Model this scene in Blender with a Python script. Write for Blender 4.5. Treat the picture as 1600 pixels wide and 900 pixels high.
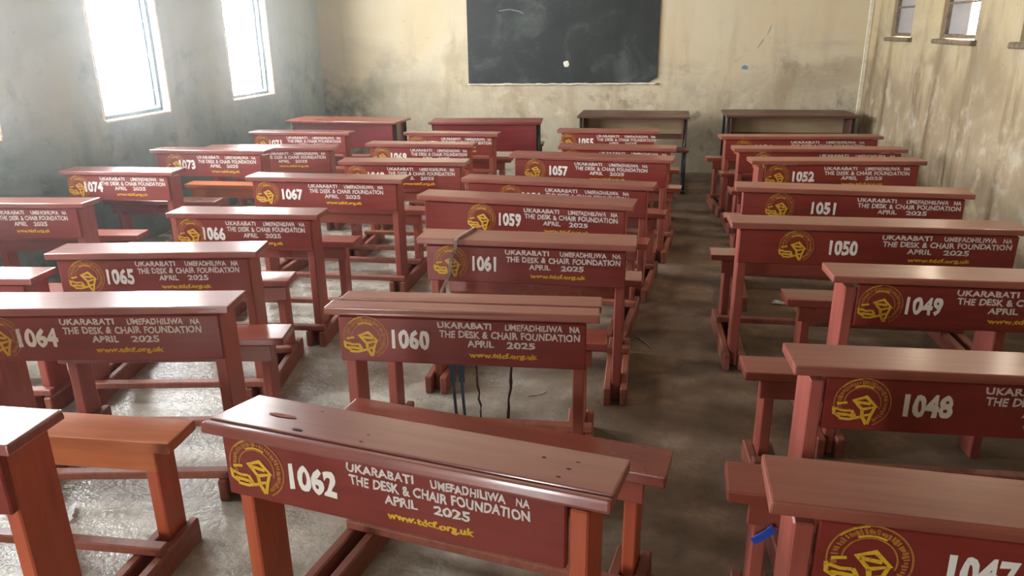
import bpy, bmesh, math, random
from mathutils import Vector, Matrix

for _o in list(bpy.data.objects):
    bpy.data.objects.remove(_o, do_unlink=True)
C = bpy.context.scene.collection
scene = bpy.context.scene
random.seed(7)

# ------------------------------------------------------------ camera, world, light, exposure
EXPOSURE = -0.02
SKY_STRENGTH = 42.0
HALL_X0, HALL_X1, HALL_Y0, HALL_Y1, HALL_H = -4.10, 2.13, -2.6, 8.95, 3.3
WALL_T = 0.22

cam_data = bpy.data.cameras.new('camera')
cam_data.sensor_width = 36.0
cam_data.lens = 1175.63 * 36.0 / 1600.0
cam_data.clip_start = 0.02
cam = bpy.data.objects.new('camera', cam_data)
C.objects.link(cam)
R = [[0.9818306556866075, 0.051054167881273815, -0.18276223760929733],
     [0.18942029593688106, -0.32122525185962747, 0.9278654477104444],
     [-0.011336447467833287, -0.9456256180485328, -0.3250594952453157]]
cam.matrix_world = Matrix(((R[0][0], -R[0][1], -R[0][2], 0.0),
                           (R[1][0], -R[1][1], -R[1][2], 0.0),
                           (R[2][0], -R[2][1], -R[2][2], 1.6),
                           (0, 0, 0, 1)))
scene.camera = cam

vs = scene.view_settings
scene.display_settings.display_device = 'sRGB'
vs.view_transform = 'Standard'
vs.look = 'None'
vs.gamma = 1.0
vs.use_curve_mapping = False
vs.exposure = EXPOSURE

world = bpy.data.worlds.new('sky')
scene.world = world
world.use_nodes = True
wn, wl = world.node_tree.nodes, world.node_tree.links
wn.clear()
w_out = wn.new('ShaderNodeOutputWorld')
w_bg = wn.new('ShaderNodeBackground')
w_tc = wn.new('ShaderNodeTexCoord')
w_sep = wn.new('ShaderNodeSeparateXYZ')
w_map = wn.new('ShaderNodeMapRange')
w_mix = wn.new('ShaderNodeMix'); w_mix.data_type = 'RGBA'
w_map.inputs[1].default_value = -0.5; w_map.inputs[2].default_value = 0.7
w_mix.inputs[6].default_value = (0.95, 0.98, 1.0, 1)      # cool bright overcast side
w_mix.inputs[7].default_value = (1.0, 0.80, 0.52, 1)      # warm sunlit yard side
wl.new(w_tc.outputs['Generated'], w_sep.inputs[0])
wl.new(w_sep.outputs[0], w_map.inputs[0])
wl.new(w_map.outputs[0], w_mix.inputs[0])
wl.new(w_mix.outputs[2], w_bg.inputs[0])
w_bg.inputs[1].default_value = SKY_STRENGTH
wl.new(w_bg.outputs[0], w_out.inputs[0])

# window openings: (y0, y1, z0, z1)
LEFT_WIN = [(6.88, 7.71, 0.97, 2.70), (5.07, 5.88, 0.97, 2.70), (3.28, 4.12, 0.97, 2.70), (1.45, 2.28, 0.97, 2.70)]
RIGHT_WIN = [(7.55, 8.19, 1.485, 2.45), (6.07, 6.80, 1.485, 2.45), (4.65, 5.34, 1.485, 2.45)]
DOOR = (-2.4, -1.75, 0.0, 2.05)          # x0, x1, z0, z1 in the wall behind the camera

def portal(name, loc, rot, sx, sy):
    l = bpy.data.lights.new(name, 'AREA')
    l.shape = 'RECTANGLE'; l.size = sx; l.size_y = sy
    l.cycles.is_portal = True
    o = bpy.data.objects.new(name, l); C.objects.link(o)
    o.location = loc; o.rotation_euler = rot
for (y0, y1, z0, z1) in LEFT_WIN:
    portal('window_daylight', (HALL_X0 - WALL_T - 0.01, (y0 + y1) / 2, (z0 + z1) / 2), (0, -math.pi / 2, 0), z1 - z0, y1 - y0)
for (y0, y1, z0, z1) in RIGHT_WIN:
    portal('window_daylight', (HALL_X1 + WALL_T + 0.01, (y0 + y1) / 2, (z0 + z1) / 2), (0, math.pi / 2, 0), z1 - z0, y1 - y0)
portal('doorway_daylight', ((DOOR[0] + DOOR[1]) / 2, HALL_Y0 - WALL_T - 0.01, 1.025), (math.pi / 2, 0, 0), DOOR[1] - DOOR[0], 2.05)

# ------------------------------------------------------------ materials
def new_mat(name):
    m = bpy.data.materials.new(name); m.use_nodes = True
    nt = m.node_tree
    b = nt.nodes['Principled BSDF']
    return m, nt, b

def node(nt, kind, **kw):
    n = nt.nodes.new(kind)
    for k, v in kw.items():
        setattr(n, k, v)
    return n

def mapped(nt, scale, coord='Object', rand=False):
    tc = node(nt, 'ShaderNodeTexCoord')
    mp = node(nt, 'ShaderNodeMapping')
    mp.inputs['Scale'].default_value = scale
    nt.links.new(tc.outputs[coord], mp.inputs['Vector'])
    if rand:
        oi = node(nt, 'ShaderNodeObjectInfo')
        mu = node(nt, 'ShaderNodeMath', operation='MULTIPLY'); mu.inputs[1].default_value = 37.0
        cb = node(nt, 'ShaderNodeCombineXYZ')
        nt.links.new(oi.outputs['Random'], mu.inputs[0])
        for i in range(3):
            nt.links.new(mu.outputs[0], cb.inputs[i])
        nt.links.new(cb.outputs[0], mp.inputs['Location'])
    return mp.outputs[0]

def noise(nt, vec, scale, detail=4.0, rough=0.55, dist=0.0):
    n = node(nt, 'ShaderNodeTexNoise')
    n.inputs['Scale'].default_value = scale
    n.inputs['Detail'].default_value = detail
    n.inputs['Roughness'].default_value = rough
    n.inputs['Distortion'].default_value = dist
    nt.links.new(vec, n.inputs['Vector'])
    return n.outputs['Fac']

def ramp(nt, fac, stops):
    r = node(nt, 'ShaderNodeValToRGB')
    els = r.color_ramp.elements
    while len(els) > 1:
        els.remove(els[-1])
    els[0].position = stops[0][0]; els[0].color = tuple(stops[0][1]) + (1,) if len(stops[0][1]) == 3 else stops[0][1]
    for p, c in stops[1:]:
        e = els.new(p); e.color = tuple(c) + (1,) if len(c) == 3 else c
    nt.links.new(fac, r.inputs[0])
    return r.outputs[0]

def mixc(nt, fac, a, b, mode='MIX'):
    m = node(nt, 'ShaderNodeMix', data_type='RGBA', blend_type=mode)
    for sock, v in ((0, fac), (6, a), (7, b)):
        if isinstance(v, (int, float)):
            m.inputs[sock].default_value = v
        elif isinstance(v, tuple):
            m.inputs[sock].default_value = v + (1,) if len(v) == 3 else v
        else:
            nt.links.new(v, m.inputs[sock])
    return m.outputs[2]

def maprange(nt, v, a, b, c=0.0, d=1.0, smooth=False):
    m = node(nt, 'ShaderNodeMapRange')
    if smooth:
        m.interpolation_type = 'SMOOTHSTEP'
    for i, x in ((1, a), (2, b), (3, c), (4, d)):
        m.inputs[i].default_value = x
    nt.links.new(v, m.inputs[0])
    return m.outputs[0]

def math_(nt, op, a, b=None):
    m = node(nt, 'ShaderNodeMath', operation=op)
    for i, v in ((0, a), (1, b)):
        if v is None:
            continue
        if isinstance(v, (int, float)):
            m.inputs[i].default_value = v
        else:
            nt.links.new(v, m.inputs[i])
    return m.outputs[0]

def bump(nt, b, h, strength=0.2, dist=0.01):
    bp = node(nt, 'ShaderNodeBump')
    bp.inputs['Strength'].default_value = strength
    bp.inputs['Distance'].default_value = dist
    nt.links.new(h, bp.inputs['Height'])
    nt.links.new(bp.outputs[0], b.inputs['Normal'])

def paint(name, base, dark, worn, worn_at=0.66, rough=(0.22, 0.42), grain_axis=0, spec=0.5, coat=0.0, coat_rough=0.12):
    m, nt, b = new_mat(name)
    sc = [14.0, 14.0, 14.0]; sc[grain_axis] = 1.3
    g = noise(nt, mapped(nt, tuple(sc), rand=True), 2.2, 5, 0.6, 0.3)
    big = noise(nt, mapped(nt, (1, 1, 1), rand=True), 3.5, 3, 0.6)
    col = ramp(nt, g, [(0.30, dark), (0.62, base)])
    col = mixc(nt, maprange(nt, big, 0.35, 0.7, 0.0, 0.45), col, tuple(min(1, x * 1.25) for x in base))
    sp = noise(nt, mapped(nt, (6, 30, 30) if grain_axis == 0 else (30, 30, 6), rand=True), 3.0, 6, 0.7)
    wf = maprange(nt, sp, worn_at - 0.04, worn_at + 0.10, 0, 0.8)
    col = mixc(nt, wf, col, worn)
    nt.links.new(col, b.inputs['Base Color'])
    rr = maprange(nt, big, 0.3, 0.7, rough[0], rough[1])
    nt.links.new(rr, b.inputs['Roughness'])
    b.inputs['Specular IOR Level'].default_value = spec
    b.inputs['Coat Weight'].default_value = coat
    b.inputs['Coat Roughness'].default_value = coat_rough
    bump(nt, b, g, 0.10, 0.003)
    return m

M_PANEL = paint('red_panel_paint', (0.200, 0.026, 0.018), (0.145, 0.018, 0.013), (0.28, 0.10, 0.07), 0.72, (0.30, 0.48))
M_TOP = paint('worn_top_paint', (0.275, 0.083, 0.054), (0.190, 0.048, 0.033), (0.11, 0.030, 0.022), 0.68, (0.32, 0.48), coat=0.35, coat_rough=0.2)
M_TOPGLOSS = paint('glossy_top_paint', (0.250, 0.066, 0.052), (0.175, 0.040, 0.032), (0.11, 0.030, 0.022), 0.70, (0.28, 0.42), coat=1.0, coat_rough=0.13)
M_SEAT = paint('seat_paint', (0.250, 0.055, 0.034), (0.170, 0.034, 0.022), (0.16, 0.06, 0.035), 0.70, (0.25, 0.42), coat=0.8, coat_rough=0.15)
M_LEG = paint('leg_paint', (0.310, 0.078, 0.056), (0.220, 0.050, 0.036), (0.20, 0.09, 0.05), 0.72, (0.30, 0.5), grain_axis=2)
M_RUN = paint('runner_paint', (0.240, 0.070, 0.040), (0.150, 0.040, 0.026), (0.30, 0.21, 0.14), 0.62, (0.40, 0.65), grain_axis=1)
M_ORANGE = paint('orange_stained_wood', (0.440, 0.130, 0.045), (0.320, 0.085, 0.030), (0.22, 0.08, 0.04), 0.72, (0.28, 0.45), coat=0.3, coat_rough=0.2)
M_ORANGELEG = paint('orange_red_leg_paint', (0.400, 0.085, 0.036), (0.300, 0.058, 0.026), (0.22, 0.09, 0.05), 0.74, (0.30, 0.5), grain_axis=2)
M_BROWN = paint('dark_brown_wood', (0.115, 0.040, 0.026), (0.070, 0.026, 0.018), (0.18, 0.09, 0.06), 0.70, (0.30, 0.5))
M_PLY = paint('bare_plywood', (0.52, 0.37, 0.22), (0.38, 0.26, 0.15), (0.16, 0.10, 0.06), 0.66, (0.5, 0.7))
M_MAROON = paint('maroon_panel_paint', (0.180, 0.022, 0.024), (0.130, 0.016, 0.018), (0.24, 0.08, 0.07), 0.76, (0.28, 0.42))

def plain(name, col, rough=0.5, metal=0.0, var=0.15):
    m, nt, b = new_mat(name)
    n = noise(nt, mapped(nt, (1, 1, 1)), 25, 4)
    c = ramp(nt, n, [(0.3, tuple(x * (1 - var) for x in col)), (0.7, tuple(min(1, x * (1 + var)) for x in col))])
    nt.links.new(c, b.inputs['Base Color'])
    b.inputs['Roughness'].default_value = rough
    b.inputs['Metallic'].default_value = metal
    return m

def stencil(name, col, under, keep):
    m, nt, b = new_mat(name)
    n = noise(nt, mapped(nt, (1, 1, 1), rand=True), 130, 4, 0.7)
    n2 = noise(nt, mapped(nt, (1, 1, 1), rand=True), 11, 2, 0.5)
    s = math_(nt, 'ADD', n, math_(nt, 'MULTIPLY', n2, 0.55))
    f = maprange(nt, s, keep, keep + 0.16)
    nt.links.new(mixc(nt, f, col, under), b.inputs['Base Color'])
    b.inputs['Roughness'].default_value = 0.55
    return m
M_WHITE = stencil('white_stencil_paint', (0.66, 0.60, 0.56), (0.34, 0.16, 0.13), 0.90)
M_NUM = stencil('white_number_paint', (0.78, 0.75, 0.70), (0.55, 0.40, 0.35), 0.97)
M_YEL = stencil('yellow_stencil_paint', (0.64, 0.385, 0.018), (0.40, 0.15, 0.02), 0.84)
M_OCHRE = stencil('thin_ochre_stencil_paint', (0.38, 0.155, 0.022), (0.24, 0.060, 0.02), 0.78)

M_METAL = plain('black_steel_tube', (0.018, 0.019, 0.022), 0.45, 0.0, 0.3)
M_FRAME = plain('blue_grey_window_steel', (0.022, 0.040, 0.060), 0.5)
M_PAPER = plain('white_paper', (0.75, 0.74, 0.72), 0.8)
M_STRAW = plain('dry_straw', (0.62, 0.52, 0.34), 0.8)
M_CORD = plain('grey_fabric_strap', (0.20, 0.14, 0.12), 0.8, var=0.5)
M_TWIG = plain('dark_brown_cord', (0.045, 0.022, 0.016), 0.8, var=0.5)
M_BLUE = plain('dark_blue_fabric', (0.018, 0.028, 0.060), 0.8, var=0.3)
M_BRIGHTBLUE = plain('bright_blue_plastic', (0.025, 0.06, 0.36), 0.4)
M_CHALK = plain('chalky_plaster_patch', (0.70, 0.66, 0.56), 0.9)

def plaster(name, upper, lower, stain, mould, z_mid, z_soft, streak, axis, mouldy=False, flake=0.5):
    """old distemper: a cleaner upper coat, a rubbed and grimy lower band, streaks and damp patches; left wall tones hold painted backlight"""
    m, nt, b = new_mat(name)
    tc = node(nt, 'ShaderNodeTexCoord')
    sep = node(nt, 'ShaderNodeSeparateXYZ'); nt.links.new(tc.outputs['Object'], sep.inputs[0])
    z = sep.outputs[2]
    v = mapped(nt, (1, 1, 1))
    n1 = noise(nt, v, 1.3, 6, 0.62, 0.4)
    n2 = noise(nt, v, 4.5, 6, 0.65, 0.2)
    n3 = noise(nt, v, 22, 4, 0.6)
    st = noise(nt, mapped(nt, (2.6, 2.6, 0.42)), 1.7, 6, 0.62, 0.3)
    zz = math_(nt, 'ADD', z, math_(nt, 'MULTIPLY', math_(nt, 'SUBTRACT', n1, 0.5), 1.5))
    low = maprange(nt, zz, z_mid + z_soft, z_mid - z_soft, 0, 1, True)
    up = mixc(nt, maprange(nt, n1, 0.42, 0.68, 0, 0.55), upper, tuple(x * y for x, y in zip(upper, (0.92, 0.82, 0.62))))
    lo = mixc(nt, maprange(nt, n2, 0.35, 0.65), lower, tuple(min(1, x * 1.35) for x in lower))
    col = mixc(nt, low, up, lo)
    sf = math_(nt, 'MULTIPLY', maprange(nt, st, 0.50, 0.66, 0, streak), maprange(nt, zz, z_mid + 1.1, z_mid - 0.1))
    col = mixc(nt, sf, col, stain)
    pf = math_(nt, 'MULTIPLY', maprange(nt, n2, 0.56, 0.68, 0, 0.75), maprange(nt, zz, z_mid + 0.7, z_mid - 0.4))
    col = mixc(nt, pf, col, mould)
    n4 = noise(nt, mapped(nt, (1, 1, 1.6)), 0.9, 5, 0.6, 0.8)
    bf = math_(nt, 'MULTIPLY', maprange(nt, n4, 0.50, 0.66, 0, 0.65), maprange(nt, zz, z_mid + 0.75, z_mid + 0.2))
    col = mixc(nt, bf, col, tuple(0.5 * (x + y) for x, y in zip(stain, lower)))
    wp = math_(nt, 'MULTIPLY', maprange(nt, noise(nt, v, 2.8, 6, 0.7, 0.05), 0.54, 0.66, 0, flake), maprange(nt, zz, z_mid + 0.5, z_mid - 0.2))
    col = mixc(nt, wp, col, tuple(min(0.75, x * 1.15 + 0.04) for x in upper))
    if mouldy:                                         # green-black mould spreading from the left corner
        xm = maprange(nt, math_(nt, 'ADD', sep.outputs[0], math_(nt, 'MULTIPLY', n2, 1.6)), -1.9, -3.1, 0, 1, True)
        mf = math_(nt, 'MULTIPLY', math_(nt, 'MULTIPLY', xm, maprange(nt, zz, 1.25, 0.85, 0, 0.85)), maprange(nt, n2, 0.40, 0.58))
        col = mixc(nt, mf, col, (0.075, 0.085, 0.060))
    ck = math_(nt, 'MULTIPLY', maprange(nt, n3, 0.66, 0.72, 0, 0.5), maprange(nt, n1, 0.45, 0.6))
    col = mixc(nt, ck, col, tuple(x * 0.45 for x in stain))
    nt.links.new(col, b.inputs['Base Color'])
    b.inputs['Roughness'].default_value = 0.85
    b.inputs['Specular IOR Level'].default_value = 0.25
    bump(nt, b, n2, 0.25, 0.02)
    return m
M_WF = plaster('front_wall_plaster', (0.62, 0.555, 0.41), (0.42, 0.37, 0.275), (0.33, 0.24, 0.14), (0.20, 0.155, 0.105), 0.98, 0.30, 0.55, 0, mouldy=True)
M_WR = plaster('right_wall_plaster', (0.50, 0.42, 0.27), (0.29, 0.225, 0.145), (0.17, 0.115, 0.065), (0.46, 0.43, 0.35), 1.25, 0.40, 0.95, 1)
M_WL = plaster('left_wall_veil_tinted_plaster', (0.49, 0.55, 0.53), (0.15, 0.21, 0.20), (0.20, 0.23, 0.20), (0.11, 0.16, 0.15), 0.95, 0.50, 0.25, 1, flake=0.0)  # grey-teal coat and darker lower band paint in backlight and glare veil
M_WB = plaster('rear_wall_plaster', (0.68, 0.61, 0.46), (0.46, 0.40, 0.30), (0.27, 0.19, 0.10), (0.4, 0.36, 0.28), 0.9, 0.4, 0.5, 0)
M_JAMB = plain('pale_jamb_plaster', (0.72, 0.66, 0.52), 0.9)
M_CEIL = plain('dull_ceiling_board', (0.20, 0.18, 0.155), 0.9)
M_SILL = plain('brown_sill_cement', (0.17, 0.125, 0.085), 0.85, var=0.4)

def floor_mat():
    m, nt, b = new_mat('worn_cement_floor')
    v = mapped(nt, (1, 1, 1))
    tc = node(nt, 'ShaderNodeTexCoord')
    sep = node(nt, 'ShaderNodeSeparateXYZ'); nt.links.new(tc.outputs['Object'], sep.inputs[0])
    n1 = noise(nt, v, 1.1, 6, 0.6, 0.5)
    n2 = noise(nt, v, 5.0, 6, 0.65)
    n3 = noise(nt, v, 40, 4, 0.6)
    xs = math_(nt, 'ADD', sep.outputs[0], math_(nt, 'MULTIPLY', math_(nt, 'SUBTRACT', n1, 0.5), 2.2))
    aisle = maprange(nt, xs, -1.1, 0.1, 0, 1, True)          # trodden brown dirt, with the right side's weaker light painted in
    cement = ramp(nt, n2, [(0.3, (0.27, 0.245, 0.20)), (0.55, (0.40, 0.37, 0.31)), (0.75, (0.50, 0.47, 0.40))])
    dim_soil = ramp(nt, n2, [(0.3, (0.075, 0.039, 0.016)), (0.55, (0.125, 0.068, 0.030)), (0.72, (0.23, 0.142, 0.076))])
    col = mixc(nt, math_(nt, 'MULTIPLY', aisle, 0.9), cement, dim_soil)
    col = mixc(nt, maprange(nt, n1, 0.55, 0.68, 0, 0.6), col, (0.13, 0.10, 0.075))
    col = mixc(nt, maprange(nt, n3, 0.66, 0.72, 0, 0.5), col, (0.05, 0.04, 0.03))
    nt.links.new(col, b.inputs['Base Color'])
    r0 = maprange(nt, n2, 0.35, 0.65, 0.14, 0.36)
    r = node(nt, 'ShaderNodeMix', data_type='FLOAT')
    nt.links.new(aisle, r.inputs[0]); nt.links.new(r0, r.inputs[2]); r.inputs[3].default_value = 0.9
    nt.links.new(r.outputs[0], b.inputs['Roughness'])
    hh = math_(nt, 'ADD', n2, math_(nt, 'MULTIPLY', n3, 0.25))
    bump(nt, b, hh, 0.35, 0.03)
    return m
M_FLOOR = floor_mat()

def board_mat():
    m, nt, b = new_mat('painted_blackboard')
    v = mapped(nt, (1, 1, 1))
    n1 = noise(nt, v, 2.2, 6, 0.65, 0.6)
    n2 = noise(nt, mapped(nt, (1.0, 1, 5.0)), 5.0, 5, 0.7, 1.5)
    col = ramp(nt, n1, [(0.35, (0.006, 0.010, 0.011)), (0.52, (0.014, 0.020, 0.020)), (0.72, (0.075, 0.090, 0.084))])
    col = mixc(nt, maprange(nt, n2, 0.62, 0.80, 0, 0.35), col, (0.20, 0.22, 0.21))
    nt.links.new(col, b.inputs['Base Color'])
    b.inputs['Roughness'].default_value = 0.55
    return m
M_BOARD = board_mat()

def dusty_pane():
    m, nt, b = new_mat('dusty_pane')
    n = noise(nt, mapped(nt, (1, 1, 1)), 6, 4)
    nt.links.new(ramp(nt, n, [(0.3, (0.30, 0.29, 0.31)), (0.7, (0.40, 0.37, 0.36))]), b.inputs['Base Color'])
    b.inputs['Roughness'].default_value = 0.3
    return m
M_PANE = dusty_pane()

# ------------------------------------------------------------ mesh helpers
def bx(bm, x0, x1, y0, y1, z0, z1, bev=0.0, jit=0.0, seg=1):
    vs_ = [bm.verts.new((x, y, z)) for x in (x0, x1) for y in (y0, y1) for z in (z0, z1)]
    if jit:
        for v in vs_:
            v.co += Vector((random.uniform(-jit, jit) for _ in range(3)))
    q = [(0, 1, 3, 2), (4, 6, 7, 5), (0, 4, 5, 1), (2, 3, 7, 6), (0, 2, 6, 4), (1, 5, 7, 3)]
    fs = [bm.faces.new([vs_[i] for i in f]) for f in q]
    if bev:
        es = list({e for f in fs for e in f.edges})
        bmesh.ops.bevel(bm, geom=es, offset=bev, segments=seg, affect='EDGES', profile=0.6)

def tube(bm, pts, r, n=10, cap=True):
    pts = [Vector(p) for p in pts]
    rings = []
    for i, p in enumerate(pts):
        d = (pts[min(i + 1, len(pts) - 1)] - pts[max(i - 1, 0)]).normalized()
        a = d.cross(Vector((0, 0, 1)))
        if a.length < 1e-3:
            a = d.cross(Vector((0, 1, 0)))
        a.normalize(); c = d.cross(a).normalized()
        rr = r[i] if isinstance(r, (list, tuple)) else r
        rings.append([bm.verts.new(p + a * math.cos(t) * rr + c * math.sin(t) * rr) for t in [2 * math.pi * k / n for k in range(n)]])
    for A, B in zip(rings, rings[1:]):
        for k in range(n):
            bm.faces.new([A[k], A[(k + 1) % n], B[(k + 1) % n], B[k]])
    if cap:
        bm.faces.new(rings[0][::-1]); bm.faces.new(rings[-1])

def band(bm, pts, side, th):
    """a flat strap: rectangular section swept along pts; side = half-width vector"""
    pts = [Vector(p) for p in pts]; s = Vector(side)
    rings = []
    for i, p in enumerate(pts):
        d = (pts[min(i + 1, len(pts) - 1)] - pts[max(i - 1, 0)]).normalized()
        n = d.cross(s).normalized() * th * 0.5
        rings.append([bm.verts.new(p + s + n), bm.verts.new(p - s + n), bm.verts.new(p - s - n), bm.verts.new(p + s - n)])
    for A, B in zip(rings, rings[1:]):
        for k in range(4):
            bm.faces.new([A[k], A[(k + 1) % 4], B[(k + 1) % 4], B[k]])
    bm.faces.new(rings[0][::-1]); bm.faces.new(rings[-1])

def obj(name, bm, mat, parent=None, smooth=False):
    bmesh.ops.recalc_face_normals(bm, faces=bm.faces[:])
    me = bpy.data.meshes.new(name)
    bm.to_mesh(me); bm.free()
    for m in (mat if isinstance(mat, (list, tuple)) else [mat]):
        me.materials.append(m)
    if smooth:
        for p in me.polygons:
            p.use_smooth = True
    o = bpy.data.objects.new(name, me); C.objects.link(o)
    if parent:
        o.parent = parent
    return o

def box(name, dims, mat, parent=None, bev=0.004, jit=0.0):
    bm = bmesh.new(); bx(bm, *dims, bev=bev, jit=jit)
    return obj(name, bm, mat, parent)

def tag(o, label, cat, group=None):
    o['label'] = label; o['category'] = cat
    if group:
        o['group'] = group
    return o

def thing(name, label, cat, loc, rz=0.0, group=None):
    o = bpy.data.objects.new(name, None); C.objects.link(o)
    o.location = loc; o.rotation_euler = (0, 0, rz)
    o.empty_display_size = 0.1
    return tag(o, label, cat, group)

def struct(o):
    o['kind'] = 'structure'
    return o

# ------------------------------------------------------------ the hall
def wall_with_holes(name, axis, a0, a1, p0, p1, holes, mat):
    """axis 'y': wall running along y between a0 and a1, thickness p0..p1 in x; holes (a0, a1, z0, z1)"""
    bm = bmesh.new()
    def add(u0, u1, z0, z1):
        if u1 - u0 < 1e-4 or z1 - z0 < 1e-4:
            return
        if axis == 'y':
            bx(bm, p0, p1, u0, u1, z0, z1)
        else:
            bx(bm, u0, u1, p0, p1, z0, z1)
    hs = sorted(holes)
    cur = a0
    for h in hs:
        add(cur, h[0], 0, HALL_H)
        add(h[0], h[1], 0, h[2]); add(h[0], h[1], h[3], HALL_H)
        cur = h[1]
    add(cur, a1, 0, HALL_H)
    return struct(obj(name, bm, mat))

T = WALL_T
struct(box('floor', (HALL_X0 - T, HALL_X1 + T, HALL_Y0 - T, HALL_Y1 + T, -0.12, 0.0), M_FLOOR, bev=0))
struct(box('ceiling', (HALL_X0 - T, HALL_X1 + T, HALL_Y0 - T, HALL_Y1 + T, HALL_H, HALL_H + 0.1), M_CEIL, bev=0))
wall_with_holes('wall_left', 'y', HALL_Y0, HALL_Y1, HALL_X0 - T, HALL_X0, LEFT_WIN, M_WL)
wall_with_holes('wall_right', 'y', HALL_Y0, HALL_Y1, HALL_X1, HALL_X1 + T, RIGHT_WIN, M_WR)
wall_with_holes('wall_front', 'x', HALL_X0 - T, HALL_X1 + T, HALL_Y1, HALL_Y1 + T, [], M_WF)
wall_with_holes('wall_back', 'x', HALL_X0 - T, HALL_X1 + T, HALL_Y0 - T, HALL_Y0, [DOOR], M_WB)

def left_window(n, w):
    y0, y1, z0, z1 = w
    X = HALL_X0
    bm = bmesh.new()                                   # steel frame set near the outer face
    f, xa, xb = 0.028, X - 0.095, X - 0.060
    bx(bm, xa, xb, y0 + 0.012, y0 + 0.012 + f, z0 + 0.01, z1 - 0.01, 0.004)
    bx(bm, xa, xb, y1 - 0.012 - f, y1 - 0.012, z0 + 0.01, z1 - 0.01, 0.004)
    bx(bm, xa, xb, y0 + 0.012 + f, y1 - 0.012 - f, z0 + 0.01, z0 + 0.01 + f, 0.004)
    bx(bm, xa, xb, y0 + 0.012 + f, y1 - 0.012 - f, z1 - 0.01 - f, z1 - 0.01, 0.004)
    fr = struct(obj('window_%d' % n, bm, M_FRAME))
    bm = bmesh.new()                                   # open steel leaf swung outward on the far jamb
    xo = xa - 0.02
    bx(bm, xo - 0.15, xo, y1 - 0.035, y1 - 0.017, z0 + 0.05, z0 + 0.075, 0.003)
    bx(bm, xo - 0.15, xo, y1 - 0.035, y1 - 0.017, z1 - 0.075, z1 - 0.05, 0.003)
    bx(bm, xo - 0.022, xo, y1 - 0.035, y1 - 0.017, z0 + 0.075, z1 - 0.075, 0.003)
    bx(bm, xo - 0.15, xo - 0.023, y1 - 0.032, y1 - 0.020, z0 + 0.075, z1 - 0.075, 0.003)
    obj('casement_frame', bm, M_FRAME, fr)
    bm = bmesh.new()
    for k in range(5):
        zz = z0 + 0.18 + k * 0.27
        bx(bm, xb - 0.03, xb + 0.012, y1 - 0.065, y1 - 0.041, zz, zz + 0.012, 0.002)
    obj('hinge_lug', bm, M_METAL, fr)
    bm = bmesh.new()                                   # rough cement ledge inside
    bx(bm, xb + 0.005, X + 0.012, y0 + 0.004, y1 - 0.004, z0 - 0.004, z0 + 0.012, 0.004)
    obj('ledge', bm, M_JAMB, fr)
    bm = bmesh.new()                                   # plastered far and near reveals
    bx(bm, xb + 0.004, X + 0.006, y1 - 0.012, y1 + 0.012, z0 + 0.013, z1 - 0.004, 0.004)
    bx(bm, xb + 0.004, X + 0.006, y0 - 0.012, y0 + 0.012, z0 + 0.013, z1 - 0.004, 0.004)
    obj('reveal', bm, M_JAMB, fr)
for i, w in enumerate(LEFT_WIN):
    left_window(i + 1, w)

def right_window(n, w, open_part):
    y0, y1, z0, z1 = w
    X = HALL_X1
    bm = bmesh.new()
    f, xa, xb = 0.03, X + 0.02, X + 0.065
    bx(bm, xa, xb, y0, y0 + f, z0 + 0.012, z1, 0.004)
    bx(bm, xa, xb, y1 - f, y1, z0 + 0.012, z1, 0.004)
    bx(bm, xa, xb, y0 + f, y1 - f, z0 + 0.012, z0 + 0.012 + f, 0.004)
    bx(bm, xa, xb, y0 + f, y1 - f, z1 - f, z1, 0.004)
    fr = struct(obj('window_%d' % n, bm, M_SILL))
    bm = bmesh.new()
    for k in range(4):
        zz = z0 + 0.26 + k * 0.22
        bx(bm, xa + 0.006, xa + 0.022, y0 + f, y1 - f, zz, zz + 0.016, 0.003)
    obj('glazing_bar', bm, M_SILL, fr)
    ym = y0 + f + (y1 - y0 - 2 * f) * open_part
    bm = bmesh.new()
    bx(bm, xa + 0.032, xa + 0.038, ym, y1 - f, z0 + 0.042, z1 - f)
    obj('pane', bm, M_PANE, fr)
    bm = bmesh.new()                                   # projecting cement ledge with a rough lower edge
    bx(bm, X - 0.045, xa - 0.002, y0 - 0.05, y1 + 0.05, z0 - 0.03, z0 + 0.006, 0.008, 0.004)
    obj('ledge', bm, M_SILL, fr)
for i, w in enumerate(RIGHT_WIN):
    right_window(len(LEFT_WIN) + 1 + i, w, (0.12, 0.42, 0.3)[i])

bm = bmesh.new()                                       # doorway frame behind the camera
bx(bm, DOOR[0], DOOR[0] + 0.06, HALL_Y0 - 0.14, HALL_Y0 - 0.02, 0, 2.05, 0.005)
bx(bm, DOOR[1] - 0.06, DOOR[1], HALL_Y0 - 0.14, HALL_Y0 - 0.02, 0, 2.05, 0.005)
bx(bm, DOOR[0] + 0.06, DOOR[1] - 0.06, HALL_Y0 - 0.14, HALL_Y0 - 0.02, 1.99, 2.05, 0.005)
struct(obj('door_1', bm, M_SILL))

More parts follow.
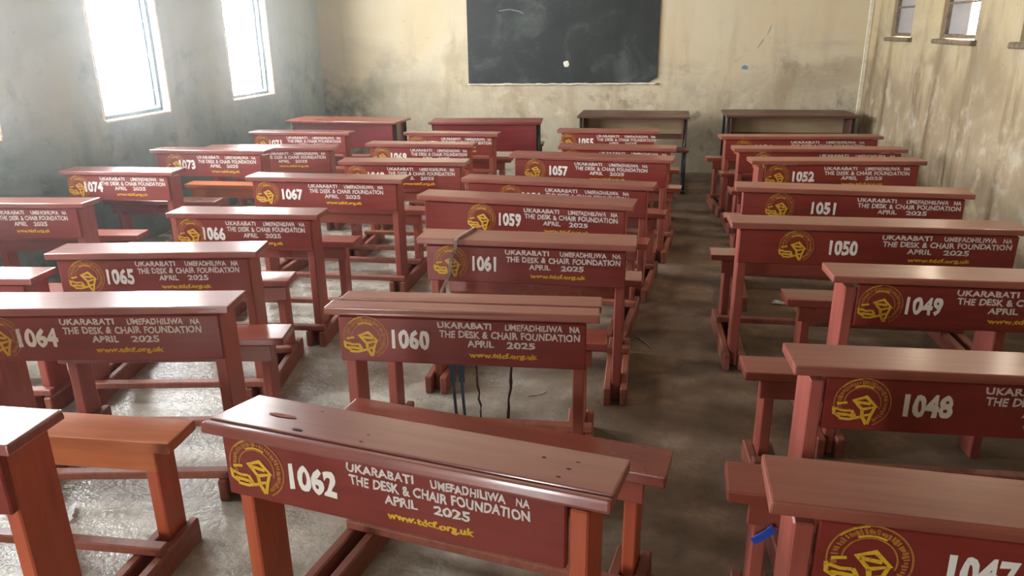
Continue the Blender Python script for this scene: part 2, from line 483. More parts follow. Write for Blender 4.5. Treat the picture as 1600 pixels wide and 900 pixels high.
# blackboard: a raised panel of black-painted plaster with a chipped cream lip along its lower edge
bb = thing('blackboard', 'large black painted chalkboard on the cream front wall', 'blackboard', (-1.15, HALL_Y1 - 0.003, 1.0))
def board_surface():
    bm = bmesh.new()
    n = 60
    x0, x1, zt = -1.10, 1.085, 1.25
    lo_f, hi_f, lo_b, hi_b = [], [], [], []
    for i in range(n + 1):
        x = x0 + (x1 - x0) * i / n
        dz = 0.006 * math.sin(i * 1.7) * random.random() + 0.012 * i / n
        if i > n - 3:
            dz += 0.02 * (i - n + 3)
        lo_f.append(bm.verts.new((x, -0.018, dz))); hi_f.append(bm.verts.new((x, -0.018, zt)))
        lo_b.append(bm.verts.new((x, 0.0, dz))); hi_b.append(bm.verts.new((x, 0.0, zt)))
    for i in range(n):
        bm.faces.new([lo_f[i], lo_f[i + 1], hi_f[i + 1], hi_f[i]])
        bm.faces.new([lo_b[i], hi_b[i], hi_b[i + 1], lo_b[i + 1]])
        bm.faces.new([lo_f[i], lo_b[i], lo_b[i + 1], lo_f[i + 1]])
        bm.faces.new([hi_f[i], hi_f[i + 1], hi_b[i + 1], hi_b[i]])
    for i in (0, n):
        bm.faces.new([lo_f[i], hi_f[i], hi_b[i], lo_b[i]])
    return obj('writing_surface', bm, M_BOARD, bb)
bsurf = board_surface()
bm = bmesh.new()
pts = []
for i in range(45):
    t = i / 44
    pts.append((-1.11 + 2.20 * t, -0.016, -0.011 + 0.013 * t + random.uniform(-0.004, 0.004)))
tube(bm, pts, [0.010 + random.uniform(-0.003, 0.003) for _ in pts], 6)
obj('plaster_lip', bm, M_CHALK, bb, True)
bm = bmesh.new()                                       # bare chip where the paint has come off
c = bm.verts.new((0.055, -0.0205, 0.222))
rim = [bm.verts.new((0.055 + math.cos(a) * r_, -0.0188, 0.222 + math.sin(a) * r_ * 1.15)) for a, r_ in [(k * math.pi / 6, 0.034 * random.uniform(0.75, 1.1)) for k in range(12)]]
for k in range(12):
    bm.faces.new([c, rim[k], rim[(k + 1) % 12]])
obj('bare_chip', bm, M_CHALK, bb)
def chalk_line(pts, w):
    bm = bmesh.new()
    for (a, b_) in zip(pts, pts[1:]):
        d = Vector((b_[0] - a[0], 0, b_[1] - a[1])).normalized(); nrm = Vector((-d.z, 0, d.x)) * w
        A = Vector((a[0], -0.0188, a[1])); B = Vector((b_[0], -0.0188, b_[1]))
        bm.faces.new([bm.verts.new(A - nrm), bm.verts.new(B - nrm), bm.verts.new(B + nrm), bm.verts.new(A + nrm)])
    return bm
M_CHALKMARK = plain('faint_chalk', (0.26, 0.28, 0.27), 0.9)
obj('chalk_stroke', chalk_line([(-0.72, 0.80), (-0.60, 0.815), (-0.48, 0.79), (-0.44, 0.765)], 0.004), M_CHALKMARK, bb)
obj('chalk_stroke', chalk_line([(0.16, 0.94), (0.30, 0.955), (0.45, 0.94)], 0.004), M_CHALKMARK, bb)

# blue paint smear on the front wall, right of the blackboard
bm = bmesh.new()
M_SMEAR = plain('blue_paint_smear', (0.12, 0.25, 0.34), 0.8)
def blotch(bm, cx, cz, rx, rz, y, tilt=0.0):
    c = bm.verts.new((cx, y - 0.002, cz)); n = 14; rim = []
    for k in range(n):
        a = 2 * math.pi * k / n; q = random.uniform(0.7, 1.15)
        u, w = math.cos(a) * rx * q, math.sin(a) * rz * q
        rim.append(bm.verts.new((cx + u * math.cos(tilt) - w * math.sin(tilt), y - 0.0006, cz + u * math.sin(tilt) + w * math.cos(tilt))))
    for k in range(n):
        bm.faces.new([c, rim[k], rim[(k + 1) % n]])
blotch(bm, 0.88, 1.175, 0.040, 0.026, HALL_Y1)
sm = obj('trim_1', bm, M_SMEAR); struct(sm)
bm = bmesh.new()
blotch(bm, 1.02, 1.42, 0.075, 0.010, HALL_Y1, 1.0)
blotch(bm, 1.10, 1.56, 0.06, 0.007, HALL_Y1, 1.2)
struct(obj('trim_2', bm, plain('faded_grey_blue_smear', (0.34, 0.36, 0.31), 0.9)))
struct(box('trim_3', (HALL_X1 - 0.05, HALL_X1 - 0.001, HALL_Y1 - 0.018, HALL_Y1 - 0.001, 0.45, HALL_H - 0.01), M_JAMB, bev=0.008, jit=0.004))

# ------------------------------------------------------------ stencilled lettering
_font_cache = {}
def glyphs(text, bold):
    key = (text, bold)
    if key not in _font_cache:
        cu = bpy.data.curves.new('lettering', 'FONT')
        cu.body = text; cu.offset = bold; cu.resolution_u = 3; cu.space_word = 1.25
        cu.space_character = 1.04
        o = bpy.data.objects.new('lettering', cu); C.objects.link(o)
        dg = bpy.context.evaluated_depsgraph_get()
        me = bpy.data.meshes.new_from_object(o.evaluated_get(dg))
        vv = [v.co.copy() for v in me.vertices]; ff = [list(p.vertices) for p in me.polygons]
        bpy.data.objects.remove(o, do_unlink=True); bpy.data.curves.remove(cu); bpy.data.meshes.remove(me)
        x0 = min(v.x for v in vv); x1 = max(v.x for v in vv); y0 = min(v.y for v in vv); y1 = max(v.y for v in vv)
        _font_cache[key] = ([((v.x - x0) / (x1 - x0), (v.y - y0) / (y1 - y0)) for v in vv], ff)
    return _font_cache[key]

def write(bm, text, x0, x1, z0, z1, y, bold=0.02, wob=0.0012, slope=0.0):
    vv, ff = glyphs(text, bold)
    ph = random.uniform(0, 6)
    vs_ = []
    for u, w in vv:
        x = x0 + u * (x1 - x0); z = z0 + w * (z1 - z0)
        z += wob * math.sin(u * 31 + ph) + slope * (u - 0.5)
        x += wob * math.sin(w * 5 + u * 19 + ph)
        vs_.append(bm.verts.new((x, y, z)))
    for f in ff:
        try:
            bm.faces.new([vs_[i] for i in f])
        except ValueError:
            pass

def ribbon(bm, pts, w, y, mi=0, closed=False):
    P = [Vector((p[0], 0, p[1])) for p in pts]
    n = len(P)
    L_, R_ = [], []
    for i in range(n):
        a = P[(i - 1) % n] if (closed or i > 0) else P[i]
        b = P[(i + 1) % n] if (closed or i < n - 1) else P[i]
        d = (b - a)
        if d.length < 1e-9:
            d = Vector((1, 0, 0))
        d.normalize(); nn = Vector((-d.z, 0, d.x)) * w / 2
        L_.append(bm.verts.new((P[i] + nn) + Vector((0, y, 0)))); R_.append(bm.verts.new((P[i] - nn) + Vector((0, y, 0))))
    rng = range(n if closed else n - 1)
    for i in rng:
        j = (i + 1) % n
        f = bm.faces.new([R_[i], R_[j], L_[j], L_[i]]); f.material_index = mi

def emblem_mesh(bm, cx, cz, r, y):
    def arc(rad, a0, a1, w, mi, n=18):
        ribbon(bm, [(cx + rad * math.cos(math.radians(a0 + (a1 - a0) * k / n)), cz + rad * math.sin(math.radians(a0 + (a1 - a0) * k / n))) for k in range(n + 1)], w, y, mi)
    arc(r * 0.99, -62, 205, r * 0.050, 0, 40)                     # outer ring
    arc(r * 0.64, -20, 178, r * 0.045, 0, 30)                      # inner ring
    arc(r * 0.70, 62, 118, r * 0.055, 1, 10)                       # bright crest on the inner ring
    arc(r * 0.97, 96, 140, r * 0.06, 1, 10)
    for k in range(40):                                            # illegible worn band between the rings
        a = math.radians(-58 + k * 6.6 + random.uniform(-1, 1))
        r0, r1 = r * random.uniform(0.72, 0.78), r * random.uniform(0.86, 0.92)
        ribbon(bm, [(cx + r0 * math.cos(a), cz + r0 * math.sin(a)), (cx + r1 * math.cos(a + 0.03), cz + r1 * math.sin(a + 0.03))], r * random.uniform(0.045, 0.085), y, 0)
    def P(u, v):
        return (cx + u * r, cz + v * r)
    y2 = y - 0.0002
    def rb(pts, w, closed=False):
        ribbon(bm, [P(*p) for p in pts], w * r, y2, 1, closed)
    # a tilted desk lid with its legs, lower right
    rb([(-0.30, 0.10), (0.12, 0.26), (0.50, -0.12), (0.02, -0.26)], 0.15, True)
    rb([(-0.22, 0.04), (0.30, -0.02)], 0.12)
    rb([(0.02, -0.26), (0.06, -0.55), (0.24, -0.86)], 0.13)
    rb([(0.46, -0.14), (0.34, -0.50), (0.26, -0.86)], 0.11)
    rb([(0.04, -0.52), (0.36, -0.44)], 0.10)
    # a chair seat drawn with flat strokes, lower left
    rb([(-0.88, -0.06), (-0.52, 0.00)], 0.09)
    rb([(-0.98, -0.18), (-0.96, -0.46), (-0.72, -0.60)], 0.11)
    rb([(-0.92, -0.26), (-0.62, -0.34), (-0.36, -0.32)], 0.10)
    rb([(-0.84, -0.48), (-0.50, -0.50), (-0.22, -0.54)], 0.12)
    rb([(-0.76, -0.66), (-0.40, -0.68), (0.02, -0.56)], 0.11)
    rb([(-0.34, -0.30), (-0.20, -0.56)], 0.12)

# ------------------------------------------------------------ school desks with attached bench
DEPTH = 0.178
M_HOLE = plain('dark_nail_hole', (0.020, 0.008, 0.006), 0.9)
M_SCUFF = plain('scuffed_red_paint', (0.20, 0.045, 0.032), 0.8)
WEAR_1062 = [(0.232, 0.045, 0.014, 0.006, 1), (0.150, 0.105, 0.042, 0.010, 2), (0.395, 0.085, 0.004, 0.003, 1), (0.40, 0.045, 0.005, 0.003, 1),
             (0.80, 0.135, 0.005, 0.004, 1), (0.875, 0.140, 0.005, 0.003, 1), (0.865, 0.100, 0.006, 0.004, 1), (0.855, 0.055, 0.006, 0.004, 1), (0.22, 0.165, 0.004, 0.003, 1)]
def school_desk(no, h, A, deg, L, logo, n0, n1, t0, t1, label, s=0.46, seat_z=0.45, exposed_left=False, exposed_right=False,
                mid=None, letters=True, number=True, groove=False, split=False, leg=None, depth=DEPTH, ov=0.03, tilt=None, seat_m=None):
    a = math.radians(deg)
    root = thing('school_desk', label, 'school desk', (A[0], A[1], 0), a, 'red school desks with attached benches')
    th = 0.028
    LM = leg or M_LEG
    dz = h - 0.735
    # desk top
    bm = bmesh.new()
    if split:
        bx(bm, 0.0, L, 0.0, depth * 0.48, h - th, h, 0.005, 0.002, 2)
        bx(bm, 0.02, L + 0.005, depth * 0.52, depth + 0.02, h - th + 0.003, h + 0.004, 0.005, 0.003, 2)
    else:
        bx(bm, 0.0, L, 0.022 if groove else 0.0, depth, h - th, h, 0.005, 0.0015, 2)
        if groove:
            bx(bm, -0.002, L, -0.004, 0.020, h - th - 0.003, h - 0.002, 0.007, 0.001, 2)
    if groove:                                          # nail holes, a knot and a scuffed patch in the nearest top
        def dent(x, y, rx, ry, mi):
            vv = [bm.verts.new((x + rx * math.cos(t) * random.uniform(0.8, 1.15), y + ry * math.sin(t) * random.uniform(0.8, 1.15), h + 0.0008)) for t in [k * math.pi / 5 for k in range(10)]]
            bm.faces.new(vv).material_index = mi
        for q in WEAR_1062:
            dent(*q)
    bmesh.ops.rotate(bm, verts=bm.verts[:], cent=(0, 0, h), matrix=Matrix.Rotation(-math.radians(tilt if tilt is not None else random.uniform(-0.4, 1.2)), 3, 'X'))
    obj('desktop', bm, [M_TOPGLOSS if no >= 1062 else M_TOP, M_HOLE, M_SCUFF], root)
    # front board with the stencils
    pl = 0.092 if exposed_left else 0.042
    pr = 0.092 if exposed_right else 0.042
    pz0 = 0.540 + dz
    bm = bmesh.new()
    bx(bm, pl, L - pr, 0.009, 0.032, pz0, h - th - 0.005, 0.004, 0.0004)
    pan = obj('front_panel', bm, M_PANEL, root)
    yy = 0.0078
    if letters:
        if logo is not None:
            bm = bmesh.new(); emblem_mesh(bm, logo + 0.080, 0.628 + dz, 0.076, yy)
            obj('emblem', bm, [M_OCHRE, M_YEL], pan)
        if number and n0 is not None:
            bm = bmesh.new(); write(bm, str(no), n0, n1, 0.592 + dz, 0.663 + dz, yy, 0.045, 0.0015)
            obj('number', bm, M_NUM, pan)
        if t0 is not None:
            w = t1 - t0
            bm = bmesh.new()
            write(bm, 'UKARABATI', t0, t0 + w * 0.385, 0.672 + dz, 0.694 + dz, yy, 0.034)
            write(bm, 'UMEFADHILIWA', t0 + w * 0.48, t0 + w * 0.88, 0.671 + dz, 0.693 + dz, yy, 0.034)
            write(bm, 'NA', t0 + w * 0.93, t0 + w * 1.0, 0.671 + dz, 0.692 + dz, yy, 0.034)
            write(bm, 'THE DESK & CHAIR FOUNDATION', t0 + 0.005, t0 + w, 0.639 + dz, 0.665 + dz, yy, 0.034)
            write(bm, 'APRIL', t0 + w * 0.21, t0 + w * 0.40, 0.608 + dz, 0.632 + dz, yy, 0.034)
            write(bm, '2025', t0 + w * 0.49, t0 + w * 0.69, 0.607 + dz, 0.631 + dz, yy, 0.034)
            obj('inscription', bm, M_WHITE, pan)
            bm = bmesh.new(); write(bm, 'www.tdcf.org.uk', t0 + w * 0.22, t0 + w * 0.71, 0.566 + dz, 0.590 + dz, yy, 0.05)
            obj('web_address', bm, M_YEL, pan)
    # legs, runners, seat, footrests
    lx, lt = 0.047, 0.038
    sy0, sy1 = s, s + 0.15
    xs = [lx, L - lx - lt]
    ends = [(xs[0], exposed_left), (xs[1], exposed_right)]
    for x, ex in ends:
        bm = bmesh.new(); bx(bm, x, x + lt, 0.009 if ex else 0.034, 0.172 if no >= 1063 else 0.150, 0.0, h - th - 0.018, 0.004, 0.001)
        obj('leg', bm, LM, root)
        bm = bmesh.new(); bx(bm, x, x + lt, sy0 + 0.032, sy0 + 0.135, 0.0, seat_z - 0.035, 0.004, 0.001)
        obj('bench_leg', bm, LM, root)
        for x0 in (x - 0.034, x + lt + 0.001):
            bm = bmesh.new(); bx(bm, x0, x0 + 0.033, -0.024 + random.uniform(-0.006, 0.006), sy1 + 0.008 + random.uniform(-0.006, 0.006), 0.0, 0.085, 0.005, 0.001)
            obj('runner', bm, M_RUN, root)
    if mid is not None:
        bm = bmesh.new(); bx(bm, mid, mid + lt, 0.045, 0.172 if no >= 1063 else 0.150, 0.0, h - th - 0.018, 0.004, 0.001)
        obj('leg', bm, LM, root)
    bm = bmesh.new(); bx(bm, -ov, L + ov, sy0, sy1, seat_z - 0.034, seat_z, 0.005, 0.002, 2)
    obj('seat', bm, seat_m or M_SEAT, root)
    bm = bmesh.new(); bx(bm, lx - 0.02, L - lx + 0.02, sy0 + 0.008, sy0 + 0.030, seat_z - 0.105, seat_z - 0.035, 0.003, 0.001)
    obj('seat_rail', bm, seat_m or M_SEAT, root)
    for y0 in ((-0.012, s - 0.055) if no in (1063, 1064, 1065, 1066, 1067, 1068, 1069, 1070, 1074, 1075, 1076) else (s - 0.055,)):
        bm = bmesh.new(); bx(bm, lx - 0.03, L - lx + 0.03, y0, y0 + 0.040, 0.086, 0.116, 0.004, 0.001)
        obj('footrest_bar', bm, M_RUN, root)
    return root

DESKS = [
 # number, height, front-left corner, turn, length, emblem, number x0 x1, text x0 x1
 (1062, 0.74, (-1.022, 1.401), -8.9, 0.978, 0.053, 0.224, 0.350, 0.380, 0.809, dict(s=0.56, exposed_right=True, groove=True, tilt=8.0, depth=0.205, leg=M_ORANGELEG)),
 (1060, 0.74, (-1.062, 2.166), 4.0, 0.907, 0.054, 0.222, 0.351, 0.379, 0.845, dict(split=True, tilt=3.0)),
 (1061, 0.74, (-1.027, 3.049), 1.2, 0.955, 0.071, 0.248, 0.354, 0.394, 0.891, dict(s=0.42, tilt=0.0)),
 (1059, 0.77, (-1.260, 3.783), -5.0, 1.155, 0.282, 0.456, 0.577, 0.591, 1.078, {}),
 (1058, 0.72, (-1.217, 4.553), -6.0, 1.205, 0.246, 0.400, 0.523, 0.547, 1.060, {}),
 (1057, 0.74, (-1.074, 5.394), -5.5, 1.178, 0.115, 0.302, 0.439, 0.486, 1.004, {}),
 (1056, 0.70, (-0.809, 6.115), -1.9, 0.942, 0.040, 0.171, 0.296, 0.337, 0.870, {}),
 (1055, 0.73, (-0.924, 6.893), 0.1, 0.915, 0.022, 0.200, 0.335, 0.360, 0.885, dict(s=0.40)),
 (1070, 0.74, (-2.253, 6.498), 0.1, 0.859, 0.050, 0.194, 0.318, 0.348, 0.800, dict(s=0.42)),
 (1069, 0.74, (-2.345, 5.808), 1.9, 0.900, 0.055, 0.209, 0.344, 0.376, 0.841, dict(s=0.42)),
 (1068, 0.73, (-2.236, 5.001), 3.7, 0.926, 0.055, 0.213, 0.335, 0.358, 0.843, {}),
 (1067, 0.74, (-2.562, 4.313), 1.6, 1.031, 0.059, 0.237, 0.375, 0.418, 0.905, dict(s=0.42)),
 (1066, 0.72, (-2.497, 3.402), 5.2, 0.811, 0.045, 0.185, 0.305, 0.315, 0.736, {}),
 (1065, 0.72, (-2.545, 2.635), 11.2, 0.903, 0.077, 0.244, 0.362, 0.375, 0.817, dict(s=0.42, ov=-0.01)),
 (1064, 0.74, (-2.282, 1.945), 11.0, 0.920, 0.048, 0.190, 0.325, 0.342, 0.815, dict(s=0.42)),
 (1063, 0.74, (-2.385, 1.170), 3.0, 1.000, None, None, None, 0.36, 0.80, dict(s=0.50, leg=M_ORANGELEG, seat_m=M_ORANGE)),
 (1076, 0.63, (-3.491, 2.435), 8.0, 0.930, 0.05, 0.22, 0.34, 0.37, 0.80, dict(s=0.42, ov=-0.03, letters=False, seat_z=0.42)),
 (1075, 0.74, (-3.960, 3.337), 8.0, 0.930, 0.16, 0.28, 0.40, 0.44, 0.83, dict(s=0.42)),
 (1074, 0.74, (-3.940, 4.345), 3.8, 0.810, 0.045, 0.165, 0.295, 0.285, 0.745, dict(s=0.42)),
 (1073, 0.79, (-3.700, 4.975), 2.8, 0.905, 0.113, 0.220, 0.345, 0.367, 0.823, dict(s=0.42, seat_m=M_ORANGE)),
 (1072, 0.70, (-3.716, 5.677), 8.4, 1.100, 0.213, 0.369, 0.495, 0.511, 1.022, dict(s=0.42)),
 (1071, 0.73, (-3.746, 6.469), 3.2, 0.967, 0.045, 0.190, 0.310, 0.363, 0.881, dict(s=0.40)),
 (1054, 0.71, (0.518, 6.760), 6.0, 1.350, 0.117, 0.296, 0.436, 0.590, 1.200, {}),
 (1053, 0.71, (0.567, 6.067), 3.7, 1.278, 0.148, 0.345, 0.487, 0.643, 1.192, dict(s=0.36)),
 (1052, 0.75, (0.614, 5.256), 5.7, 1.128, 0.100, 0.275, 0.419, 0.478, 1.029, dict(exposed_left=True)),
 (1051, 0.74, (0.439, 4.388), -2.0, 1.231, 0.169, 0.416, 0.544, 0.650, 1.172, {}),
 (1050, 0.74, (0.347, 3.530), 1.9, 1.280, 0.221, 0.445, 0.570, 0.669, 1.213, {}),
 (1049, 0.74, (0.646, 2.772), 2.4, 1.250, 0.098, 0.264, 0.390, 0.430, 0.960, dict(s=0.55, exposed_left=True, mid=0.60)),
 (1048, 0.71, (0.401, 2.011), 3.2, 1.250, 0.112, 0.302, 0.429, 0.504, 1.000, dict(s=0.53, seat_z=0.44, exposed_left=True)),
 (1047, 0.76, (0.238, 1.267), -1.6, 1.250, 0.107, 0.321, 0.438, 0.481, 1.000, dict(s=0.50, exposed_left=True)),
]
LABELS = {
 1062: 'nearest red school desk in the middle column, stencilled 1062, shiny top with a front groove',
 1060: 'red school desk stencilled 1060 with a cracked two-board top, right behind desk 1062',
 1061: 'red school desk stencilled 1061 with a strap tied over its top',
 1059: 'red school desk stencilled 1059 right behind the desk with the strap',
 1058: 'red school desk in the middle column with half-hidden number 1058, behind desk 1059',
 1057: 'red school desk stencilled 1057 in the middle column, behind desk 1058',
 1056: 'red school desk between desks 1055 and 1057, its number hidden by the one in front',
 1055: 'short red school desk stencilled 1055, farthest of the middle column below the blackboard',
 1070: 'red school desk behind desk 1069, its number half hidden, before the second maroon desk',
 1069: 'red school desk stencilled 1069 left of centre, behind desk 1068',
 1068: 'red school desk stencilled 1068 right behind desk 1067',
 1067: 'red school desk stencilled 1067 left of centre with a tall dark right leg',
 1066: 'red school desk stencilled 1066 with a white window glare on its top',
 1065: 'red school desk stencilled 1065 between desks 1064 and 1066',
 1064: 'red school desk stencilled 1064 reaching the left edge, shiny white glare along its top',
 1063: 'red school desk cut off by the lower left corner, with an orange-red bench',
 1076: 'low red school desk at the left edge, only the right end of its top showing',
 1075: 'red school desk cut by the left edge, right before desk 1074',
 1074: 'red school desk stencilled 1074 by the left wall',
 1073: 'dark red school desk stencilled 1073 by the left wall with an orange bench beneath',
 1072: 'red school desk right behind desk 1073, its number hidden, near the left wall',
 1071: 'farthest red school desk by the left wall, behind desk 1072 and before the maroon one',
 1054: 'farthest red school desk of the right column, right before the open brown desk',
 1053: 'red school desk between desks 1052 and 1054, its number half hidden',
 1052: 'red school desk stencilled 1052 in the right column with a pink left leg',
 1051: 'red school desk stencilled 1051 in the right column',
 1050: 'long red school desk stencilled 1050 reaching the right edge',
 1049: 'red school desk stencilled 1049 with a pink left leg, at the right edge',
 1048: 'red school desk stencilled 1048 at the right edge, second nearest of its column',
 1047: 'nearest red school desk in the lower right corner, stencilled 1047',
}
for d in DESKS:
    school_desk(*d[:10], LABELS[d[0]], **d[10])

# ------------------------------------------------------------ steel-framed desks by the front wall
def steel_desk(A, deg, L, h, depth, opened, label, top_m, panel_m, shelf_z=0.52):
    root = thing('steel_framed_desk', label, 'school desk', (A[0], A[1], 0), math.radians(deg), 'steel-framed desks by the front wall')
    bm = bmesh.new(); bx(bm, -0.02, L + 0.02, 0.0, depth, h - 0.025, h, 0.006, 0.002, 2)
    obj('desktop', bm, top_m, root)
    px0, px1 = 0.03, L - 0.03
    yf = 0.34 if opened else 0.03
    bm = bmesh.new(); bx(bm, px0, px1, yf, yf + 0.018, shelf_z - 0.03, h - 0.026, 0.003)
    obj('back_panel' if opened else 'front_panel', bm, panel_m, root)
    for x in (px0, px1 - 0.018):
        y0, y1 = (0.05, yf - 0.001) if opened else (yf + 0.019, depth - 0.05)
        bm = bmesh.new(); bx(bm, x, x + 0.018, y0, y1, shelf_z - 0.03, h - 0.026, 0.003)
        obj('side_panel', bm, top_m if not opened else M_BROWN, root)
    bm = bmesh.new()
    y0, y1 = (0.05, yf - 0.001) if opened else (yf + 0.019, depth - 0.05)
    bx(bm, px0 + 0.019, px1 - 0.019, y0, y1, shelf_z - 0.03, shelf_z - 0.012, 0.002)
    obj('book_shelf', bm, M_BROWN, root)
    r = 0.014
    sy = -0.20 if opened else depth + 0.26            # centre of the attached seat
    for x in (0.0, L):
        xx = x + (0.014 if x == 0 else -0.014)
        for y in (0.07, depth - 0.09):
            bm = bmesh.new(); tube(bm, [(xx, y, 0.03), (xx, y, h - 0.026)], r, 10)
            obj('leg', bm, M_METAL, root, True)
        bm = bmesh.new(); tube(bm, [(xx, sy, 0.03), (xx, sy, 0.425)], r, 10)
        obj('seat_leg', bm, M_METAL, root, True)
        lo, hi = min(sy, 0.07) - 0.06, max(sy, depth - 0.09) + 0.06
        bm = bmesh.new(); tube(bm, [(xx, lo, 0.016), (xx, hi, 0.016)], 0.0155, 10)
        obj('base_bar', bm, M_METAL, root, True)
        bm = bmesh.new(); bx(bm, xx - 0.025, xx + 0.025, (lo if opened else hi - 0.05), (lo + 0.05 if opened else hi), 0.0, 0.034, 0.006)
        obj('foot', bm, M_METAL, root)
    bm = bmesh.new(); bx(bm, -0.02, L + 0.02, sy - 0.11, sy + 0.11, 0.426, 0.452, 0.005, 0.001)
    obj('seat', bm, M_BROWN, root)
    return root
steel_desk((-3.78, 7.31), -2.5, 1.17, 0.74, 0.43, False, 'maroon steel-framed desk with a closed panel, by the left corner of the front wall', M_SEAT, M_MAROON, 0.50)
steel_desk((-2.24, 7.27), 6.0, 1.08, 0.74, 0.40, False, 'maroon closed steel-framed desk left below the blackboard', M_MAROON, M_MAROON, 0.48)
steel_desk((-0.84, 7.97), -0.5, 1.11, 0.74, 0.62, True, 'brown steel-framed desk with an open shelf, below the right end of the blackboard', M_BROWN, M_PLY, 0.54)
steel_desk((0.68, 8.17), 1.5, 1.26, 0.74, 0.60, True, 'brown steel-framed desk with an open shelf, in the right front corner', M_BROWN, M_PLY, 0.54)

# ------------------------------------------------------------ small things
# strap tied over desk 1061
bm = bmesh.new()
def on_desk(no, x, y, z):
    d = next(q for q in DESKS if q[0] == no)
    a = math.radians(d[3])
    return Vector((d[2][0] + x * math.cos(a) - y * math.sin(a), d[2][1] + x * math.sin(a) + y * math.cos(a), z))
strap = [(0.225, 0.190, 0.70), (0.225, 0.190, 0.738), (0.222, 0.183, 0.7475), (0.20, 0.08, 0.7475), (0.185, -0.001, 0.7475), (0.182, -0.008, 0.738), (0.178, -0.0085, 0.70), (0.160, 0.000, 0.67), (0.150, 0.001, 0.62), (0.143, 0.001, 0.575), (0.120, 0.000, 0.53), (0.105, 0.002, 0.50), (0.098, 0.004, 0.47)]
band(bm, [on_desk(1061, *p) for p in strap], (0.008, 0.0, 0.002), 0.004)
tag(obj('strap', bm, M_CORD), 'worn grey-brown strap tied over the top of desk 1061', 'strap')
# cords and a blue strip hanging over the bench of desk 1060
def hang(x, z0, z1, r, sway, seed):
    rr = random.Random(seed); bm = bmesh.new(); pts = []; rad = []
    yb = 0.46 + 0.15 + 0.012
    pts.append(on_desk(1060, x, yb - 0.10, 0.4635)); rad.append(r)
    pts.append(on_desk(1060, x, yb - 0.03, 0.4635)); rad.append(r)
    pts.append(on_desk(1060, x, yb, 0.452)); rad.append(r)
    n = 14
    for i in range(1, n + 1):
        t = i / n
        pts.append(on_desk(1060, x + sway * t + rr.uniform(-0.004, 0.004), yb + 0.012 * t, z0 + (z1 - z0) * t)); rad.append(r * rr.uniform(0.7, 1.25))
    tube(bm, pts, rad, 8)
    return bm
tag(obj('cord', hang(0.375, 0.44, 0.004, 0.0052, 0.035, 1), M_TWIG, None, True), 'dark knotted cord hanging behind desk 1060, left of the pair', 'cord', 'dark cords hanging behind desk 1060')
tag(obj('cord', hang(0.555, 0.44, 0.004, 0.0065, -0.030, 2), M_TWIG, None, True), 'dark knotted cord hanging behind desk 1060, right of the pair', 'cord', 'dark cords hanging behind desk 1060')
bm = bmesh.new()
for x0 in (0.285, 0.322):
    pts = [on_desk(1060, x0, 0.56, 0.4535), on_desk(1060, x0, 0.610, 0.4535), on_desk(1060, x0, 0.634, 0.449), on_desk(1060, x0, 0.638, 0.42), on_desk(1060, x0 + 0.003, 0.638, 0.30), on_desk(1060, x0 + 0.004, 0.640, 0.17)]
    band(bm, pts, (0.0125, 0.0, 0.0), 0.004)
    band(bm, [on_desk(1060, x0 + 0.004, 0.640, 0.172), on_desk(1060, x0 + 0.008, 0.641, 0.08), on_desk(1060, x0 + 0.012, 0.642, 0.004)], (0.006, 0.0, 0.0), 0.004)
band(bm, [on_desk(1060, 0.28, 0.557, 0.454), on_desk(1060, 0.33, 0.557, 0.454)], (0.0, 0.012, 0.0), 0.004)
tag(obj('cloth_strap', bm, M_BLUE), 'dark blue cloth strap with two tails hanging behind desk 1060', 'strap')
# bright blue strip tucked by the left legs of desk 1047
bm = bmesh.new()
P0 = on_desk(1047, 0.075, 0.30, 0.0)
band(bm, [on_desk(1047, 0.046, 0.505, 0.30), on_desk(1047, 0.058, 0.500, 0.312), on_desk(1047, 0.078, 0.495, 0.335), on_desk(1047, 0.095, 0.494, 0.355)], (0.006, 0.0, -0.009), 0.005)
tag(obj('blue_strip', bm, M_BRIGHTBLUE), 'bright blue plastic strip under the bench of desk 1047', 'plastic strip')

def scrap(name, x, y, w, l, rot, label, seed, group=None):
    rr = random.Random(seed); bm = bmesh.new()
    nx, ny = 5, 6; g = []
    for i in range(nx + 1):
        row = []
        for j in range(ny + 1):
            u, v = (i / nx - 0.5) * w, (j / ny - 0.5) * l
            if i in (0, nx):
                u += rr.uniform(-0.08, 0.08) * w
            if j in (0, ny):
                v += rr.uniform(-0.08, 0.08) * l
            row.append(bm.verts.new((u, v, 0.002 + abs(rr.gauss(0, 0.0025)) + 0.010 * (abs(i / nx - 0.5) * 2) ** 3)))
        g.append(row)
    for i in range(nx):
        for j in range(ny):
            bm.faces.new([g[i][j], g[i + 1][j], g[i + 1][j + 1], g[i][j + 1]])
    r = bmesh.ops.solidify(bm, geom=bm.faces[:], thickness=0.0008)
    o = obj(name, bm, M_PAPER)
    o.location = (x, y, 0.001); o.rotation_euler = (0, 0, rot)
    return tag(o, label, 'paper', group)
scrap('paper_scrap', -1.98, 1.90, 0.05, 0.10, 0.6, 'white paper scrap on the floor under the bench at the lower left', 3, 'paper scraps on the floor')
scrap('paper_scrap', -1.90, 1.66, 0.03, 0.05, 1.2, 'tiny torn paper bit on the floor below the larger scrap at lower left', 4, 'paper scraps on the floor')
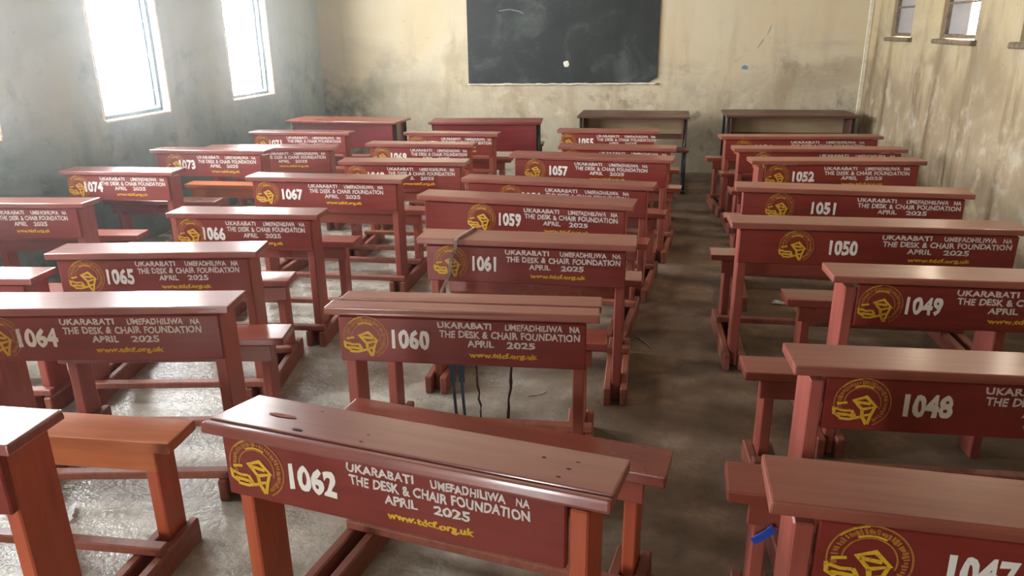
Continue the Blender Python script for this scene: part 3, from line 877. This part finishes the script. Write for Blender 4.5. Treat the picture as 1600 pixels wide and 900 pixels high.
scrap('paper_scrap', 0.78, 4.52, 0.05, 0.12, 1.3, 'white paper scrap on the floor under desk 1050', 5, 'paper scraps on the floor')
def straw(x, y, ln, rot, label, seed):
    rr = random.Random(seed); bm = bmesh.new()
    tube(bm, [((t - 0.5) * ln, 0.012 * math.sin(t * 3 + seed), 0.0035 + rr.uniform(0, 0.001)) for t in [k / 8 for k in range(9)]], 0.0022, 6)
    o = obj('straw', bm, M_STRAW, None, True); o.location = (x, y, 0); o.rotation_euler = (0, 0, rot)
    return tag(o, label, 'straw', 'dry straws on the floor')
straw(-0.03, 3.79, 0.16, -0.9, 'pale dry straw in the aisle beside desk 1061', 1)
straw(-0.72, 2.03, 0.10, -0.1, 'pale dry straw on the floor under desk 1062', 2)
straw(-0.50, 3.10, 0.10, 0.7, 'pale dry straw on the floor behind desk 1060', 3)

# thin haze volume added to imitate lens veiling glare
GLARE_HAZE = 0.0075
hz = bmesh.new(); bx(hz, HALL_X0 - 0.05, HALL_X1 + 0.05, HALL_Y0 - 0.05, HALL_Y1 + 0.05, -0.06, HALL_H + 0.05)
hm = bpy.data.materials.new('glare_veil_haze'); hm.use_nodes = True
hm.node_tree.nodes.clear()
ho = hm.node_tree.nodes.new('ShaderNodeOutputMaterial'); hv = hm.node_tree.nodes.new('ShaderNodeVolumeScatter')
hv.inputs['Color'].default_value = (0.86, 0.95, 1.0, 1);  hv.inputs['Anisotropy'].default_value = 0.85
hnt = hm.node_tree                                     # denser along the window side, where the imitated glare is strongest
h_tc = hnt.nodes.new('ShaderNodeTexCoord'); h_sep = hnt.nodes.new('ShaderNodeSeparateXYZ')
hnt.links.new(h_tc.outputs['Object'], h_sep.inputs[0])
hnt.links.new(maprange(hnt, h_sep.outputs[0], -4.0, -0.6, GLARE_HAZE * 3.0, GLARE_HAZE * 0.6, True), hv.inputs['Density'])
hm.node_tree.links.new(hv.outputs[0], ho.inputs['Volume'])
glare_haze = obj('glare_haze', hz, hm)
glare_haze['kind'] = 'stuff'; glare_haze['label'] = 'thin pale haze added to imitate lens glare from the windows'; glare_haze['category'] = 'glare_haze'
